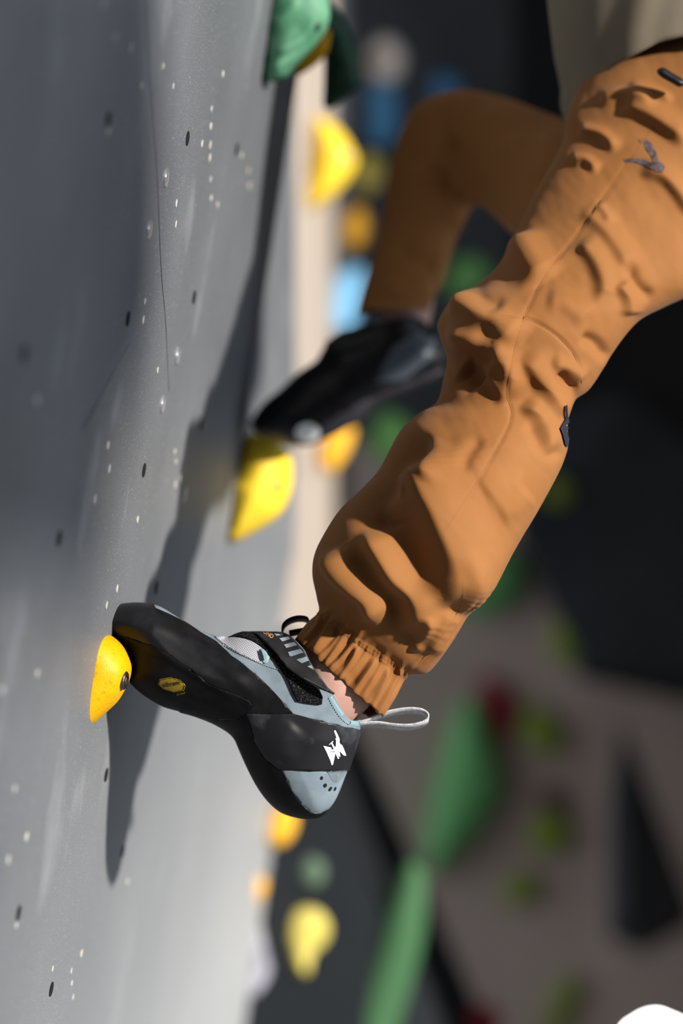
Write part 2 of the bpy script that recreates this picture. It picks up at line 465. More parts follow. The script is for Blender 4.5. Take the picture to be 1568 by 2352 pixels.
def wall_disc(name, px, py, r, m, squash=1., out=.0005, inner=None):
    D = wall_hit(px, py); Z = (1176-py)/F*D; V = []; Fs = []; n = 16
    for k, (rr, o) in enumerate([(r, 0), (r, out), (r*(inner or .6), out*(1.2 if inner is None else .2))]):
        for i in range(n):
            a = 2*math.pi*i/n
            d = D+rr*math.cos(a)*squash; z = Z+rr*math.sin(a)
            V.append((wx(d, z)+o+.0001, d, z+H))
    for k in range(2):
        for i in range(n): Fs.append((k*n+i, k*n+(i+1) % n, (k+1)*n+(i+1) % n, (k+1)*n+i))
    if inner is None: Fs.append(tuple(range(2*n, 3*n)))
    return link_mesh(name, V, Fs, m, wall_left, False)
for x, y in [(430, 318), (293, 732), (330, 1080), (243, 1780), (42, 2097), (117, 2272), (135, 1237), (445, 683), (358, 1350), (281, 1955), (248, 275), (55, 812), (543, 343), (461, 975)]:
    wall_disc('bolt_hole', x, y, .0058, M_hole)
for x, y in [(264, 85), (300, 110), (238, 8), (374, 152), (325, 196), (397, 198), (511, 170), (485, 250), (483, 290), (463, 330), (482, 333), (481, 362), (483, 412), (484, 455), (499, 470), (404, 467), (403, 515), (332, 692), (328, 735), (554, 357), (570, 392), (572, 427), (361, 850), (247, 1023), (250, 1077), (217, 1147), (315, 1193), (401, 1037), (403, 1060), (413, 1098), (402, 1113), (268, 1352), (244, 1390), (84, 920), (85, 1547), (33, 1812), (60, 1922), (18, 1975), (3, 1585), (120, 2225), (163, 2230), (164, 2258), (167, 2290), (248, 300), (37, 2125), (292, 2025), (186, 2190)]:
    wall_disc('paint_chip', x, y, random.uniform(.0024, .0038), M_scar, random.uniform(.5, 1.))
for x, y in [(380, 408), (341, 528), (406, 817), (372, 928), (422, 1135)]:
    wall_disc('bolt_ring', x, y, .0072, M_ring, out=.0012, inner=.62)
    wall_disc('bolt_head', x, y, .0040, M_ring, out=.0010)

# plywood return beyond the grey wall, then the walls of the next bays
def quad_at(pts): return [P(*p) for p in pts]
slab('wall_side', [(-.0600, 2.93, H-.14), (-.0600, 2.93, H+1.9), (.0205, 4.7, H+1.9), (.0205, 4.7, H-.45)], .03, M_beige, 'structure', 'pale plywood wall strip beyond the grey wall', dirv=(-1, .05, 0))
slab('wall_bay', [P(772, 1010, 3.95), P(765, -700, 3.95), P(1180, -700, 4.5), P(1180, 1010, 4.5)], .05, M_slate, 'structure', 'slate wall behind the bent knee', dirv=(0, 1, 0))
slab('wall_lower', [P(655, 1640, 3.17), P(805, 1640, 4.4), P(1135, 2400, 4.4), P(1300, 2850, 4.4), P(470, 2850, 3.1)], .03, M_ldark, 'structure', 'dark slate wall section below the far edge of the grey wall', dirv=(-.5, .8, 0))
slab('wall_back', [(-1.2, 5.6, 0), (4.5, 5.3, 0), (4.5, 5.3, 4.4), (-1.2, 5.6, 4.4)], .1, M_brown, 'structure', 'brown plywood wall at the back', dirv=(0, 1, 0))
slab('wall_upper', [P(985, -900, 5.0), P(2300, -900, 5.0), P(2300, 1700, 5.25), P(1590, 1615, 5.25), P(1340, 1560, 5.2), P(1250, 1340, 5.2), P(1165, 1100, 5.2), P(1010, 900, 5.1)], .12, M_black, 'structure', 'near black overhanging wall section at the upper right', dirv=(0, 1, 0))
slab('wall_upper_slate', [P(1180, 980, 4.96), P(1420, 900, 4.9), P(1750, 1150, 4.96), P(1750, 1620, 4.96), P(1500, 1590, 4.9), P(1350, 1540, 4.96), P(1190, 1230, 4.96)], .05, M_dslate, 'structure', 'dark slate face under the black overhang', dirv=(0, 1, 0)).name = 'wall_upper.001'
slab('wall_right_blocker', [(1.5, 2.75, 0), (1.5, 8, 0), (1.5, 8, 4.4), (1.5, 2.75, 4.4)], .08, M_offw, 'structure', 'added off white side wall out of view on the right, shading the far bays', dirv=(1, 0, 0))  # unseen wall added to keep sun off the far bays and bounce fill
def toward_sun(px, py, X):
    D = wall_hit(px, py); Z = (1176-py)/F*D; p = Vector((wx(D, Z), D, Z+H)); return p+sd*((X-p.x)/sd.x)
slab('shade_panel', [toward_sun(x, y, 2.6) for x, y in [(340,-300),(345,300),(318,700),(205,960),(190,1200),(225,1360),(130,1300),(-150,1260),(-900,1300),(-900,-300)]], .1, M_slate, 'structure', 'added unseen panel on the right, cut to shade the upper left of the grey wall', dirv=(1, 0, 0))  # added unseen blocker, outline traced sunward from the shadow wanted on the wall
slab('wall_front_blocker', [(-3, -1.6, 0), (3.45, -1.6, 0), (3.45, -1.6, 4.4), (-3, -1.6, 4.4)], .1, M_black, 'structure', 'added black wall behind the camera, holding back fill light', dirv=(0, -1, 0))  # unseen wall added to cut sky fill from the camera side
slab('floor', [(-3, -4, 0), (6, -4, 0), (6, 8, 0), (-3, 8, 0)], .2, M_mat, 'structure', 'grey landing mats', dirv=(0, 0, -1))
slab('ceiling', [(-3, -4, 4.4), (1.6, -4, 4.4), (1.6, 2.7, 4.4), (6, 2.7, 4.4), (6, 8, 4.4), (-3, 8, 4.4)], .1, M_black, 'structure', 'added black ceiling out of view over the camera and far bays, holding back sky light', dirv=(0, 0, 1))  # unseen ceiling added to keep overhead sky light out

# ------------------------------------------------------------------ climbing holds
from mathutils.bvhtree import BVHTree as _B
far_bvh = bvh_of([o for o in C.objects if o.type == 'MESH' and o.name in ('wall_bay', 'wall_lower', 'wall_back', 'wall_upper', 'wall_upper.001')])
def hold(outline, T, R, D, m, label, group=None, bolt=None, shear=(0, 0), step=9, strokes=(), power=2.2, rings=(1.2, 4, 9, 16), name='climbing_hold'):
    if False: pass
    if D > 3.15:                       # bolted to whichever wall stands behind it
        c_ = np.array(outline).mean(0); l_, n_ = hit(far_bvh, *c_)
        if l_ is not None and abs(l_.y-D) < 1.2: D = l_.y-.6*T*l_.y/F
    pf = Puff(outline, T, R, D, step, strokes, shear=shear, power=power, rings=rings)
    root = empty(name, P(*(np.array(outline).mean(0)), D), label, 'climbing hold', group)
    V, Fs = pf.body(); b = link_mesh('hold_body', V, Fs, m, root)
    if bolt:
        bx, by, br = bolt; bv = bvh_of([b]); 
        l, n = hit(bv, bx, by)
        if l is not None:
            q = n.to_track_quat('Z', 'Y'); VV = []; FF = []; k = 14; s_ = D/F
            prof = [(br, -.002), (br, .0012), (br*.8, .0016), (br*.45, .0012), (br*.42, -.001)]
            for r_, z_ in prof:
                for i in range(k):
                    a = 2*math.pi*i/k; VV.append(tuple(l+q@Vector((r_*s_*math.cos(a), r_*s_*math.sin(a), z_))))
            for j in range(len(prof)-1):
                for i in range(k): FF.append((j*k+i, j*k+(i+1) % k, (j+1)*k+(i+1) % k, (j+1)*k+i))
            FF.append(tuple(range((len(prof)-1)*k, len(prof)*k)))
            link_mesh('bolt', VV, FF, M_steel, root, False)
    return root
G1 = 'yellow climbing holds of the route'
h1 = [(206,1444),(225,1448),(248,1458),(270,1474),(286,1493),(297,1519),(300,1538),(295,1563),(283,1589),(268,1613),(248,1633),(222,1656),(193,1678),(170,1692),(157,1691),(154,1670),(157,1627),(162,1589),(168,1538),(177,1493),(190,1458)]
r1 = empty('climbing_hold', P(225, 1560, 1.9), 'bright yellow wedge hold under the toe of the grey shoe', 'climbing hold', G1)
pf1 = Puff(h1, 95, 75, 1.905, 5, [([(300,1490),(288,1540),(276,1580),(262,1610)], 8, 14, 40)], shear=(KW*.5, 0), power=2.6)
V, Fs = pf1.body(); hb1 = link_mesh('hold_body', V, Fs, M_yelspk, r1)
# bolt sitting in a notch on the right face
def disc3(name, c, axis, prof, m, parent, k=20):
    q = Vector(axis).to_track_quat('Z', 'Y'); VV = []; FF = []
    for r_, z_ in prof:
        for i in range(k):
            a = 2*math.pi*i/k; VV.append(tuple(Vector(c)+q@Vector((r_*math.cos(a), r_*math.sin(a), z_))))
    for j in range(len(prof)-1):
        for i in range(k): FF.append((j*k+i, j*k+(i+1) % k, (j+1)*k+(i+1) % k, (j+1)*k+i))
    FF.append(tuple(range((len(prof)-1)*k, len(prof)*k)))
    return link_mesh(name, VV, FF, m, parent, False)
cb = P(281, 1565, 1.882)

disc3('bolt', P(286, 1563, 1.890), (.97, -.20, -.14), [(.0074, -.006), (.0074, .0006), (.0064, .0016), (.0038, .0018), (.0035, .0), (0, .0)], M_steel, r1)

hold([(572,996),(614,1006),(648,1025),(667,1052),(671,1090),(667,1128),(652,1167),(633,1190),(595,1216),(545,1243),(528,1235),(531,1190),(533,1147),(526,1128),(524,1101),(537,1094),(545,1060),(553,1033)], 95, 80, 2.44, M_lem, 'lemon yellow rounded hold under the toe of the black shoe', G1, (636, 1118, 10), (KW, 0))
hold([(618,-60),(700,-80),(748,-30),(757,20),(754,55),(741,83),(716,115),(678,153),(655,179),(623,188),(609,182),(607,153),(612,96),(614,0)], 70, 60, 2.22, M_green, 'mottled green slab hold at the top edge of the grey wall', None, (728, 62, 9), step=7,
     strokes=[([(612,125),(660,112),(700,85),(740,40)], 10, 8, 14), ([(612,60),(650,40),(690,-10)], 7, 8, 14), ([(620,165),(670,140),(715,100)], 7, 7, 12)])
hold([(754,66),(756,105),(741,134),(709,160),(685,174),(676,165),(700,120)], 30, 28, 2.33, M_yel, 'small orange yellow hold peeping out behind the mottled green slab', G1)
st = [([(750, y0), (790, y0+12), (824, y0+38)], 7, 4, 5) for y0 in range(70, 235, 14)]
hold([(640,-60),(720,-40),(770,20),(785,35),(805,80),(824,134),(830,170),(826,200),(789,230),(755,250),(742,240),(743,190),(742,120),(722,80),(650,50)], 60, 55, 2.40, M_dgreen, 'dark green ribbed hold right of the mottled green slab', None, step=6, strokes=st)
hold([(722,268),(755,280),(785,305),(812,350),(818,375),(800,410),(765,450),(730,475),(706,484),(696,470),(702,430),(714,380),(718,320)], 70, 60, 3.25, M_lem, 'yellow curved hold on the plywood strip level with the bent knee', G1, (790, 360, 12))
hold(ell(845,400,32,48,.2), 30, 30, 3.9, M_pale, 'dull yellow hold on the slate wall behind the curved yellow hold')
hold(ell(815,525,32,50,.15), 40, 30, 3.55, M_orange, 'orange yellow round hold under the two upper yellow holds', G1)
hold([(745,1000),(790,982),(812,985),(806,1020),(785,1060),(760,1085),(740,1080),(728,1050)], 40, 35, 3.3, M_orange, 'orange yellow hold just right of the black shoe toe', G1)
wh = hold(ell(882,140,48,56,0), 45, 40, 3.9, M_grey, 'white grey round hold above the bent knee', None, (872, 135, 16))
hold([(835,195),(905,195),(915,240),(912,300),(890,335),(850,335),(832,300),(830,240)], 30, 30, 3.88, M_blue, 'blue block hold beneath the white grey round hold')
hold([(965,195),(1010,170),(1050,185),(1055,215),(1010,235),(970,230)], 25, 25, 4.35, M_blue, 'faint blue hold right above the bent knee')
hold([(765,640),(825,610),(835,660),(822,720),(800,760),(765,765),(745,745),(748,700)], 35, 35, 3.8, M_lblue, 'light blue hold above the black shoe instep')
hold(ell(645,1895,34,52,.35), 30, 28, 3.12, M_orange, 'orange yellow hold showing below the grey shoe heel', G1)
hold([(545,2008),(575,1998),(600,2010),(612,2035),(598,2065),(575,2085),(552,2092),(538,2080),(542,2045)], 30, 28, 3.1, M_orange, 'orange yellow hold on the lower edge of the grey wall', G1)
hold([(570,2100),(592,2095),(600,2130),(612,2190),(620,2230),(600,2270),(575,2290),(558,2275),(560,2220),(572,2170)], 30, 28, 3.16, M_lilac, 'lilac grey knobbly hold at the lower wall edge')
hold([(690,2085),(725,2088),(748,2110),(755,2140),(742,2170),(720,2190),(712,2215),(708,2235),(690,2238),(672,2222),(660,2190),(648,2160),(650,2125),(665,2098)], 45, 40, 3.35, M_pale, 'pale yellow knob hold with a stubby tail on the dark wall')
hold(ell(714,2003,32,36), 25, 25, 3.5, M_ggreen, 'grey green round hold above the pale yellow knob')
hold([(925,1985),(965,1990),(978,2030),(972,2150),(945,2260),(915,2360),(890,2430),(770,2430),(800,2330),(845,2200),(880,2080)], 60, 55, 3.75, M_fgreen2, 'long green volume running down off the bottom edge')
hold([(1078,1595),(1112,1650),(1145,1740),(1152,1810),(1115,1890),(1040,1975),(990,2005),(975,1980),(985,1880),(1010,1760),(1045,1650)], 70, 70, 4.9, M_fgreen, 'tall green leaf shaped volume on the brown wall')
hold(ell(1105,1330,105,85,-.3), 60, 60, 5.0, M_fgreen, 'green round volume half hidden behind the shin')
hold(ell(895,1005,62,55,1.1), 40, 40, 4.9, M_fgreen, 'small green volume between black shoe and shin')
hold(ell(1062,640,62,48,-.5), 40, 40, 4.4, M_fgreen, 'green hold framed between the two legs')
hold([(1105,1555),(1140,1560),(1180,1600),(1185,1650),(1160,1700),(1140,1690),(1125,1640),(1105,1600)], 30, 30, 5.0, M_red, 'dark red hold touching the tip of the leaf shaped volume')
hold(ell(1272,1838,32,30), 20, 20, 5.2, M_dred, 'maroon round hold above a lower olive hold')
hold(ell(1105,2345,48,40), 20, 20, 4.9, M_red, 'dark red hold cut by the bottom edge')
GO = 'olive holds scattered over the brown wall'
for (x, y, a, b, r), lb in zip([(1308,1472,48,55,.1), (1245,1680,42,62,-.6), (1262,1915,48,52,.6), (1197,2045,34,44,.8), (1300,2285,30,45,.5), (1275,2352,40,24,0), (1282,1130,30,34,0)],
        ['olive oval hold nearest the black overhang on the brown wall', 'olive slanting hold right of the dark red hold', 'olive hold just below the maroon round hold', 'small olive hold right of the leaf shaped volume tip', 'small olive hold low on the brown wall near the glowing lamp', 'olive hold cut by the bottom edge beside the lamp', 'dim olive hold on the slate face beside the shin']):
    hold(ell(x, y, a, b, r, jit=.06), 30, 30, 5.15 if y > 1200 else 4.85, M_olive, lb, GO)
# dark wedge volume on the brown wall
def prism(name, base, apex, D, Da, m, label):
    V = [P(x, y, D) for x, y in base]+[P(apex[0], apex[1], Da)]; n = len(base)
    return link_mesh(name, V, [tuple(range(n))]+[(i, (i+1) % n, n) for i in range(n)], m, None, False, label, 'climbing volume')
prism('climbing_volume', [(1425,1660),(1470,1760),(1590,2080),(1600,2120),(1475,2190),(1395,2150),(1400,1850)], (1440,2080), 5.3, 4.9, M_dslate, 'dark pointed wedge volume at the lower right of the brown wall')

# glowing lamp at the lower right corner
M_glow = bpy.data.materials.new('lamp glow'); M_glow.use_nodes = True
_b = M_glow.node_tree.nodes['Principled BSDF']; _b.inputs['Emission Color'].default_value = (1, 1, 1, 1); _b.inputs['Emission Strength'].default_value = 6
lamp = empty('floor_lamp', (.36, 2.3, 0), 'white glowing lamp head peeking in at the bottom right corner', 'lamp')
lo = [(1425,2360),(1455,2335),(1480,2322),(1510,2318),(1540,2328),(1580,2350),(1600,2400),(1590,2480),(1520,2510),(1440,2480),(1415,2420)]
pfl = Puff(lo, 60, 60, 2.4, 10); V, Fs = pfl.body(); link_mesh('lamp_globe', V, Fs, M_glow, lamp)
lp = P(1510, 2500, 2.4); disc3('lamp_pole', (lp[0], lp[1], .0), (0, 0, 1), [(.09, 0), (.09, .015), (.012, .02), (.012, lp[2]), (0, lp[2])], M_grey, lamp)

# ------------------------------------------------------------------ the climber
person = empty('person', (.15, 2.05, 0), 'climber in rust brown cuffed trousers, khaki shirt and climbing shoes stepping on yellow holds', 'person')

def tube_rows(rows, D_of, nseg, kdepth):
    pass
def loft(pairs, D, kd, nrow_step, nseg, power=2.0):
    """pairs: (Lx,Ly,Rx,Ry); D list of depths; kd: depth radius / half width. returns verts (rows,nseg,3), rows count"""
    a = np.array([list(p)+[d, k] for p, d, k in zip(pairs, D, kd)], float)
    mids = (a[:, :2]+a[:, 2:4])/2
    out = []
    q = np.vstack([2*a[0]-a[1], a, 2*a[-1]-a[-2]])
    for i in range(1, len(q)-2):
        m0 = (q[i, :2]+q[i, 2:4])/2; m1 = (q[i+1, :2]+q[i+1, 2:4])/2
        L_ = max(np.linalg.norm(q[i+1, :2]-q[i, :2]), np.linalg.norm(q[i+1, 2:4]-q[i, 2:4]))
        k = max(1, int(L_/nrow_step))
        for t in np.arange(k)/k:
            A, B, C_, E = q[i-1], q[i], q[i+1], q[i+2]
            out.append(.5*((2*B)+(-A+C_)*t+(2*A-5*B+4*C_-E)*t*t+(-A+3*B-3*C_+E)*t**3))
    out.append(a[-1]); out = np.array(out)
    th = np.linspace(0, 2*np.pi, nseg, endpoint=False)     # 0 = right edge, pi/2 = towards camera
    c, s_ = np.cos(th), np.sin(th)
    c = np.sign(c)*np.abs(c)**(2/power); s_ = np.sign(s_)*np.abs(s_)**(2/power)
    Lp = out[:, None, :2]; Rp = out[:, None, 2:4]; Dd = out[:, None, 4]; K = out[:, None, 5]
    mid = (Lp+Rp)/2; half = (Rp-Lp)/2; hw = np.linalg.norm(half, axis=2)
    xy = mid+half*c[None, :, None]
    Y = Dd-K*hw*s_[None, :]*Dd/F
    X = (xy[..., 0]-784)*Dd/F; Z = (1176-xy[..., 1])*Dd/F+H
    # true-size sections: a little wider towards the camera in projection is natural
    return np.stack([X, Y*np.ones_like(X), Z], 2), out
def grid_faces(nr, ns, base=0, cap0=False, cap1=True):
    Fs = []
    for i in range(nr-1):
        for j in range(ns):
            k = (j+1) % ns
            Fs.append((base+i*ns+j, base+i*ns+k, base+(i+1)*ns+k, base+(i+1)*ns+j))
    if cap0: Fs.append(tuple(base+j for j in range(ns))[::-1])
    if cap1: Fs.append(tuple(base+(nr-1)*ns+j for j in range(ns)))
    return Fs
def displace(G, strokes, noise=None):
    nr, ns, _ = G.shape
    du = np.roll(G, -1, 1)-np.roll(G, 1, 1); dv = np.gradient(G, axis=0)
    N = np.cross(du, dv); N /= np.linalg.norm(N, axis=2)[..., None]+1e-12
    cen = G.mean(1, keepdims=True); sg = np.sign(((G-cen)*N).sum(2).mean()); N *= sg
    Q = np.stack([784+F*G[..., 0]/G[..., 1], 1176-F*(G[..., 2]-H)/G[..., 1]], 2).reshape(-1, 2)
    h = stroke_field(Q, strokes).reshape(nr, ns)
    front = np.clip(-N[..., 1]*1.6+.15, 0, 1)
    if noise is not None: h = h+noise(Q, nr, ns)
    return G+N*(h*front)[..., None]

pairs1 = [(682,1462,880,1643),(705,1430,908,1600),(731,1405,934,1552),(727,1372,985,1542),(717,1318,1028,1482),(724,1268,1060,1428),(752,1212,1105,1368),(785,1165,1150,1305),(830,1122,1190,1243),(868,1080,1228,1185),(893,1035,1262,1125),(922,985,1290,1068),(965,948,1303,1025),(1003,922,1302,975),(1018,870,1318,922),(1026,822,1352,895),(1010,775,1388,840),(1006,738,1428,780),(1040,685,1470,735),(1097,652,1520,708),(1150,600,1597,672),(1185,530,1680,620),(1235,430,1770,530),(1290,330,1880,420),(1305,250,1980,320),(1340,180,2060,220),(1390,100,2150,140),(1440,20,2140,20),(1460,-80,2120,-120)]
D1 = [1.93,1.93,1.93,1.93,1.93,1.93,1.93,1.932,1.934,1.936,1.94,1.944,1.948,1.952,1.956,1.96,1.965,1.97,1.975,1.985,1.995,2.01,2.03,2.05,2.07,2.09,2.11,2.13,2.15]
K1 = [.80,.80,.80,.80,.92,1.0,1.05,1.05,1.05,1.02,1.0,.98,.95,.92,.9,.88,.84,.80,.76,.72,.68,.62,.56,.52,.50,.50,.50,.50,.50]
G, rows = loft(pairs1, D1, K1, 4.0, 260, 2.0)
cm = .001
def S(pts, a, wl, wr): return (pts, a*cm*(1.45 if abs(a) > 8.5 and pts[0][1] > 1000 else 1.15 if pts[0][1] > 560 else .85), wl, wr)
folds = [
 S([(935,1040),(958,1095),(975,1150),(1002,1220),(1024,1290),(1024,1345),(1008,1395)], 15, 34, 120),
 S([(830,1205),(868,1262),(905,1320),(945,1362),(948,1410),(925,1455)], 11, 26, 60),
 S([(750,1255),(775,1310),(812,1345),(848,1375),(860,1410),(872,1440)], 9, 22, 40),
 S([(900,1150),(890,1205),(930,1280),(985,1370)], -9, 44, 44), S([(1000,1000),(940,1060),(890,1120),(850,1190)], -7, 40, 34),
 S([(800,1260),(850,1330),(905,1400),(915,1450)], -6, 26, 26),
 S([(1055,1240),(1062,1320),(1052,1400),(1010,1470),(950,1535)], 5, 22, 30),
 S([(1030,1385),(1000,1430),(975,1500)], 5, 12, 24),
 S([(975,1395),(965,1450),(945,1500)], 5, 9, 18),
 S([(1025,690),(1070,712),(1125,742),(1175,775),(1200,795)], 12, 28, 44),
 S([(1012,762),(1060,775),(1110,792),(1150,820),(1172,862),(1172,925)], 11, 24, 26),
 S([(1115,830),(1135,880),(1165,930)], 6, 14, 40),
 S([(1060,840),(1090,860),(1112,880)], -8, 30, 25),
 S([(1322,552),(1362,600),(1382,650),(1380,705)], 8, 15, 34),
 S([(1185,535),(1212,595),(1250,655)], 12, 36, 44),
 S([(1195,812),(1232,862),(1268,915),(1285,968)], 7, 18, 36),
 S([(1195,925),(1235,965),(1255,1005),(1262,1050)], 7, 13, 30),
 S([(1330,480),(1385,530),(1425,585),(1445,630)], 5, 14, 34),
 S([(1415,650),(1440,690),(1445,730)], 5, 12, 26),
 S([(1420,250),(1470,262),(1520,290),(1585,335)], 10, 13, 34),
 S([(1370,240),(1420,222),(1465,228),(1505,252)], 7, 14, 18),
 S([(1440,198),(1500,212),(1545,235)], 5, 9, 14),
 S([(1325,305),(1365,308),(1395,325),(1415,352)], 7, 10, 18),
 S([(1310,372),(1345,372),(1375,395)], 6, 10, 16),
 S([(1465,398),(1515,408),(1550,440),(1590,505)], 7, 10, 28),
 S([(1370,470),(1392,500),(1398,520)], 3, 8, 16),
 S([(1260,830),(1310,850),(1345,875)], 4, 14, 20),
 S([(1100,1140),(1150,1120),(1200,1130)], 3, 40, 40),
 S([(1060,1100),(1075,1050),(1110,1000)], -3, 14, 18),
 S([(1130,1180),(1180,1160),(1220,1130)], 3, 26, 26),
 S([(1000,1000),(990,1080),(985,1140)], 4, 14, 28),
 S([(905,1080),(925,1110),(930,1150)], 4, 8, 12),
 S([(1070,630),(1110,690),(1160,720)], -5, 24, 24),
 S([(1250,690),(1300,700),(1350,740)], 3, 22, 30),
 S([(1215,960),(1250,1020),(1300,1040)], -3, 20, 24),
 S([(1130,740),(1120,800),(1150,810)], -3, 20, 24),
]
# pinched creases along the silhouette at the back of the knee
folds += [S([(1500,690),(1460,650),(1440,600)], -4, 14, 14), S([(1400,830),(1370,790),(1330,770)], -5, 14, 16), S([(1330,905),(1300,880),(1275,850)], -5, 12, 14)]
def hem(u): return np.array([682, 1462])*(1-u)+np.array([880, 1643])*u
def stitch(u): return np.array([731, 1405])*(1-u)+np.array([934, 1552])*u
rr = random.Random(3)
for k in range(17):
    u = .03+k/17+rr.uniform(-.015, .015)
    a, b = hem(u), stitch(min(1, u+rr.uniform(-.05, .04)))
    mid = (a+b)/2+np.array([rr.uniform(-7, 7), rr.uniform(-7, 7)])
    a = a-(b-a)*.25; b = b+(b-a)*rr.uniform(-.05, .35)
    folds.append(S([tuple(b), tuple(mid), tuple(a)], rr.uniform(2.0, 4.0), rr.uniform(4.5, 6.5), rr.uniform(7, 13)))
for k in range(26):   # tiny puckers on the stitch line
    u = (k+.5)/26; c0 = stitch(u); folds.append(S([(c0[0]+5, c0[1]-9), (c0[0], c0[1]), (c0[0]-4, c0[1]+8)], 1.2, 2.6, 3.4))
seamA = [(1500,290),(1440,375),(1350,505),(1280,595),(1225,680),(1190,770),(1172,850),(1163,905),(1172,965),(1110,1082),(1060,1160),(1018,1225)]
folds += [S(seamA, -1.1, 4, 4), S([(1062,1330),(1058,1390),(1015,1460),(940,1548)], -2.0, 5, 5), S([(1120,738),(1200,732),(1270,765),(1320,820),(1338,890)], -1.2, 4, 4)]
from mathutils import noise as mnoise
def cloth_noise(Q, nr, ns):
    out = np.zeros(len(Q))
    for i, (x, y) in enumerate(Q):
        a = (x*.55+y*.83); b = (x*.83-y*.55)       # across the leg / along the leg
        out[i] = .0016*mnoise.noise(Vector((a*.008, b*.016, 1.3)))+.0003*mnoise.noise(Vector((a*.03, b*.05, 4.)))
    return out.reshape(nr, ns)
G = displace(G, folds, cloth_noise)
_r = random.Random(5); _ph = np.linspace(0, 2*np.pi, G.shape[1], endpoint=False)
_w = sum(a_*np.sin(k_*_ph+_r.uniform(0, 6)) for k_, a_ in ((9, .0005), (17, .0004), (29, .0003), (41, .0003)))
_ax = G[0].mean(0)-G[12].mean(0); _ax /= np.linalg.norm(_ax)
for i in range(8): G[i] += _ax*(_w*(1-i/8))[:, None]
for i in range(14): G[i] += _ax*(.013*np.clip(-np.sin(_ph)+.25, 0, 1)*(1-i/14))[:, None]
nr, ns, _ = G.shape
V1 = G.reshape(-1, 3); F1 = grid_faces(nr, ns)
# inner side of the cuff so that the opening reads as cloth
inn = []
for i in (0, 3, 7, 11, 16):
    c = G[i].mean(0); inn.append(c+(G[i]-c)*.93)
V1b = np.vstack([V1]+inn); b0 = len(V1)
for j in range(ns):
    k = (j+1) % ns; F1.append((j, b0+j, b0+k, k))
for r_ in range(4):
    for j in range(ns):
        k = (j+1) % ns; F1.append((b0+r_*ns+j, b0+(r_+1)*ns+j, b0+(r_+1)*ns+k, b0+r_*ns+k))
# far leg
pairs2 = [(820,718,985,713),(824,700,992,690),(835,660,1015,655),(858,580,1032,600),(880,480,1050,545),(893,400,1062,520),(912,320,1070,503),(955,243,1077,490),(1048,207,1087,476),(1150,222,1106,472),(1240,255,1145,505),(1330,285,1190,545),(1430,300,1290,580),(1520,300,1400,600)]
D2 = [2.37,2.37,2.37,2.37,2.37,2.36,2.36,2.36,2.35,2.32,2.28,2.23,2.17,2.14]
K2 = [.75,.78,.80,.82,.85,.85,.85,.80,.80,.82,.82,.80,.75,.6]
G2, _ = loft(pairs2, D2, K2, 7, 140, 2.0)
folds2 = [S([(1040,300),(1000,360),(990,420)], 8, 30, 40), S([(960,330),(1000,380),(1060,440)], -7, 26, 30), S([(1180,300),(1200,360),(1240,420)], 5, 26, 30),
 S([(1250,300),(1260,350),(1270,400)], 5, 18, 30), S([(900,560),(960,600),(1010,610)], -6, 24, 24), S([(870,640),(930,670),(1000,660)], 6, 18, 20), S([(1110,240),(1140,300),(1150,380)], 4, 20, 30)]
G2 = displace(G2, folds2)
nr2, ns2, _ = G2.shape
V2 = G2.reshape(-1, 3); F2 = grid_faces(nr2, ns2, len(V1b))
inn = []
for i in (0, 3, 6):
    c = G2[i].mean(0); inn.append(c+(G2[i]-c)*.92)
bb = len(V1b)+len(V2)
for j in range(ns2):
    k = (j+1) % ns2; F2.append((len(V1b)+j, bb+j, bb+k, len(V1b)+k))
for r_ in range(2):
    for j in range(ns2):
        k = (j+1) % ns2; F2.append((bb+r_*ns2+j, bb+(r_+1)*ns2+j, bb+(r_+1)*ns2+k, bb+r_*ns2+k))
trousers = link_mesh('trousers', np.vstack([V1b, V2]+inn), F1+F2, M_tr, person)
bt = bvh_of([trousers])
ribbon_line('side_seam', bt, seamA, 2.4, M_seam, trousers, off=-.0002)
ribbon_line('cuff_seam', bt, [(1062,1330),(1058,1390),(1015,1460),(940,1548)], 2.0, M_seam, trousers, off=-.0002)
ribbon_line('knee_seam', bt, [(1120,738),(1200,732),(1270,765),(1320,820),(1338,890)], 2.0, M_seam, trousers, off=-.0002)
M_logo = mat('dark grey embroidery', (.055, .035, .032), .7, (.12, .09, .10), 160)
decal_poly('chevron_emblem', bt, [(1484,318),(1496,330),(1506,350),(1511,368),(1526,382),(1522,398),(1508,396),(1480,380),(1452,372),(1436,374),(1432,366),(1450,364),(1478,366),(1500,376),(1494,358),(1482,344),(1478,328)], M_logo, trousers)
decal_poly('chevron_emblem', bt, [(1466,320),(1476,318),(1480,328),(1470,330)], M_seam, trousers)
decal_poly('knee_tag', bt, [(1294,932),(1299,930),(1301,955),(1305,975),(1298,990),(1303,1010),(1300,1028),(1294,1020),(1288,998),(1283,985),(1290,972),(1296,960)], M_navy, trousers, off=.0015)
# belt clip
bpf = Puff([(1508,162),(1522,155),(1545,168),(1568,182),(1575,192),(1560,200),(1540,190),(1515,175)], 16, 12, 2.0, 5, rings=(1.2, 4)); V, Fs = bpf.body(); 
link_mesh('buckle', V, Fs, M_buckle, trousers)

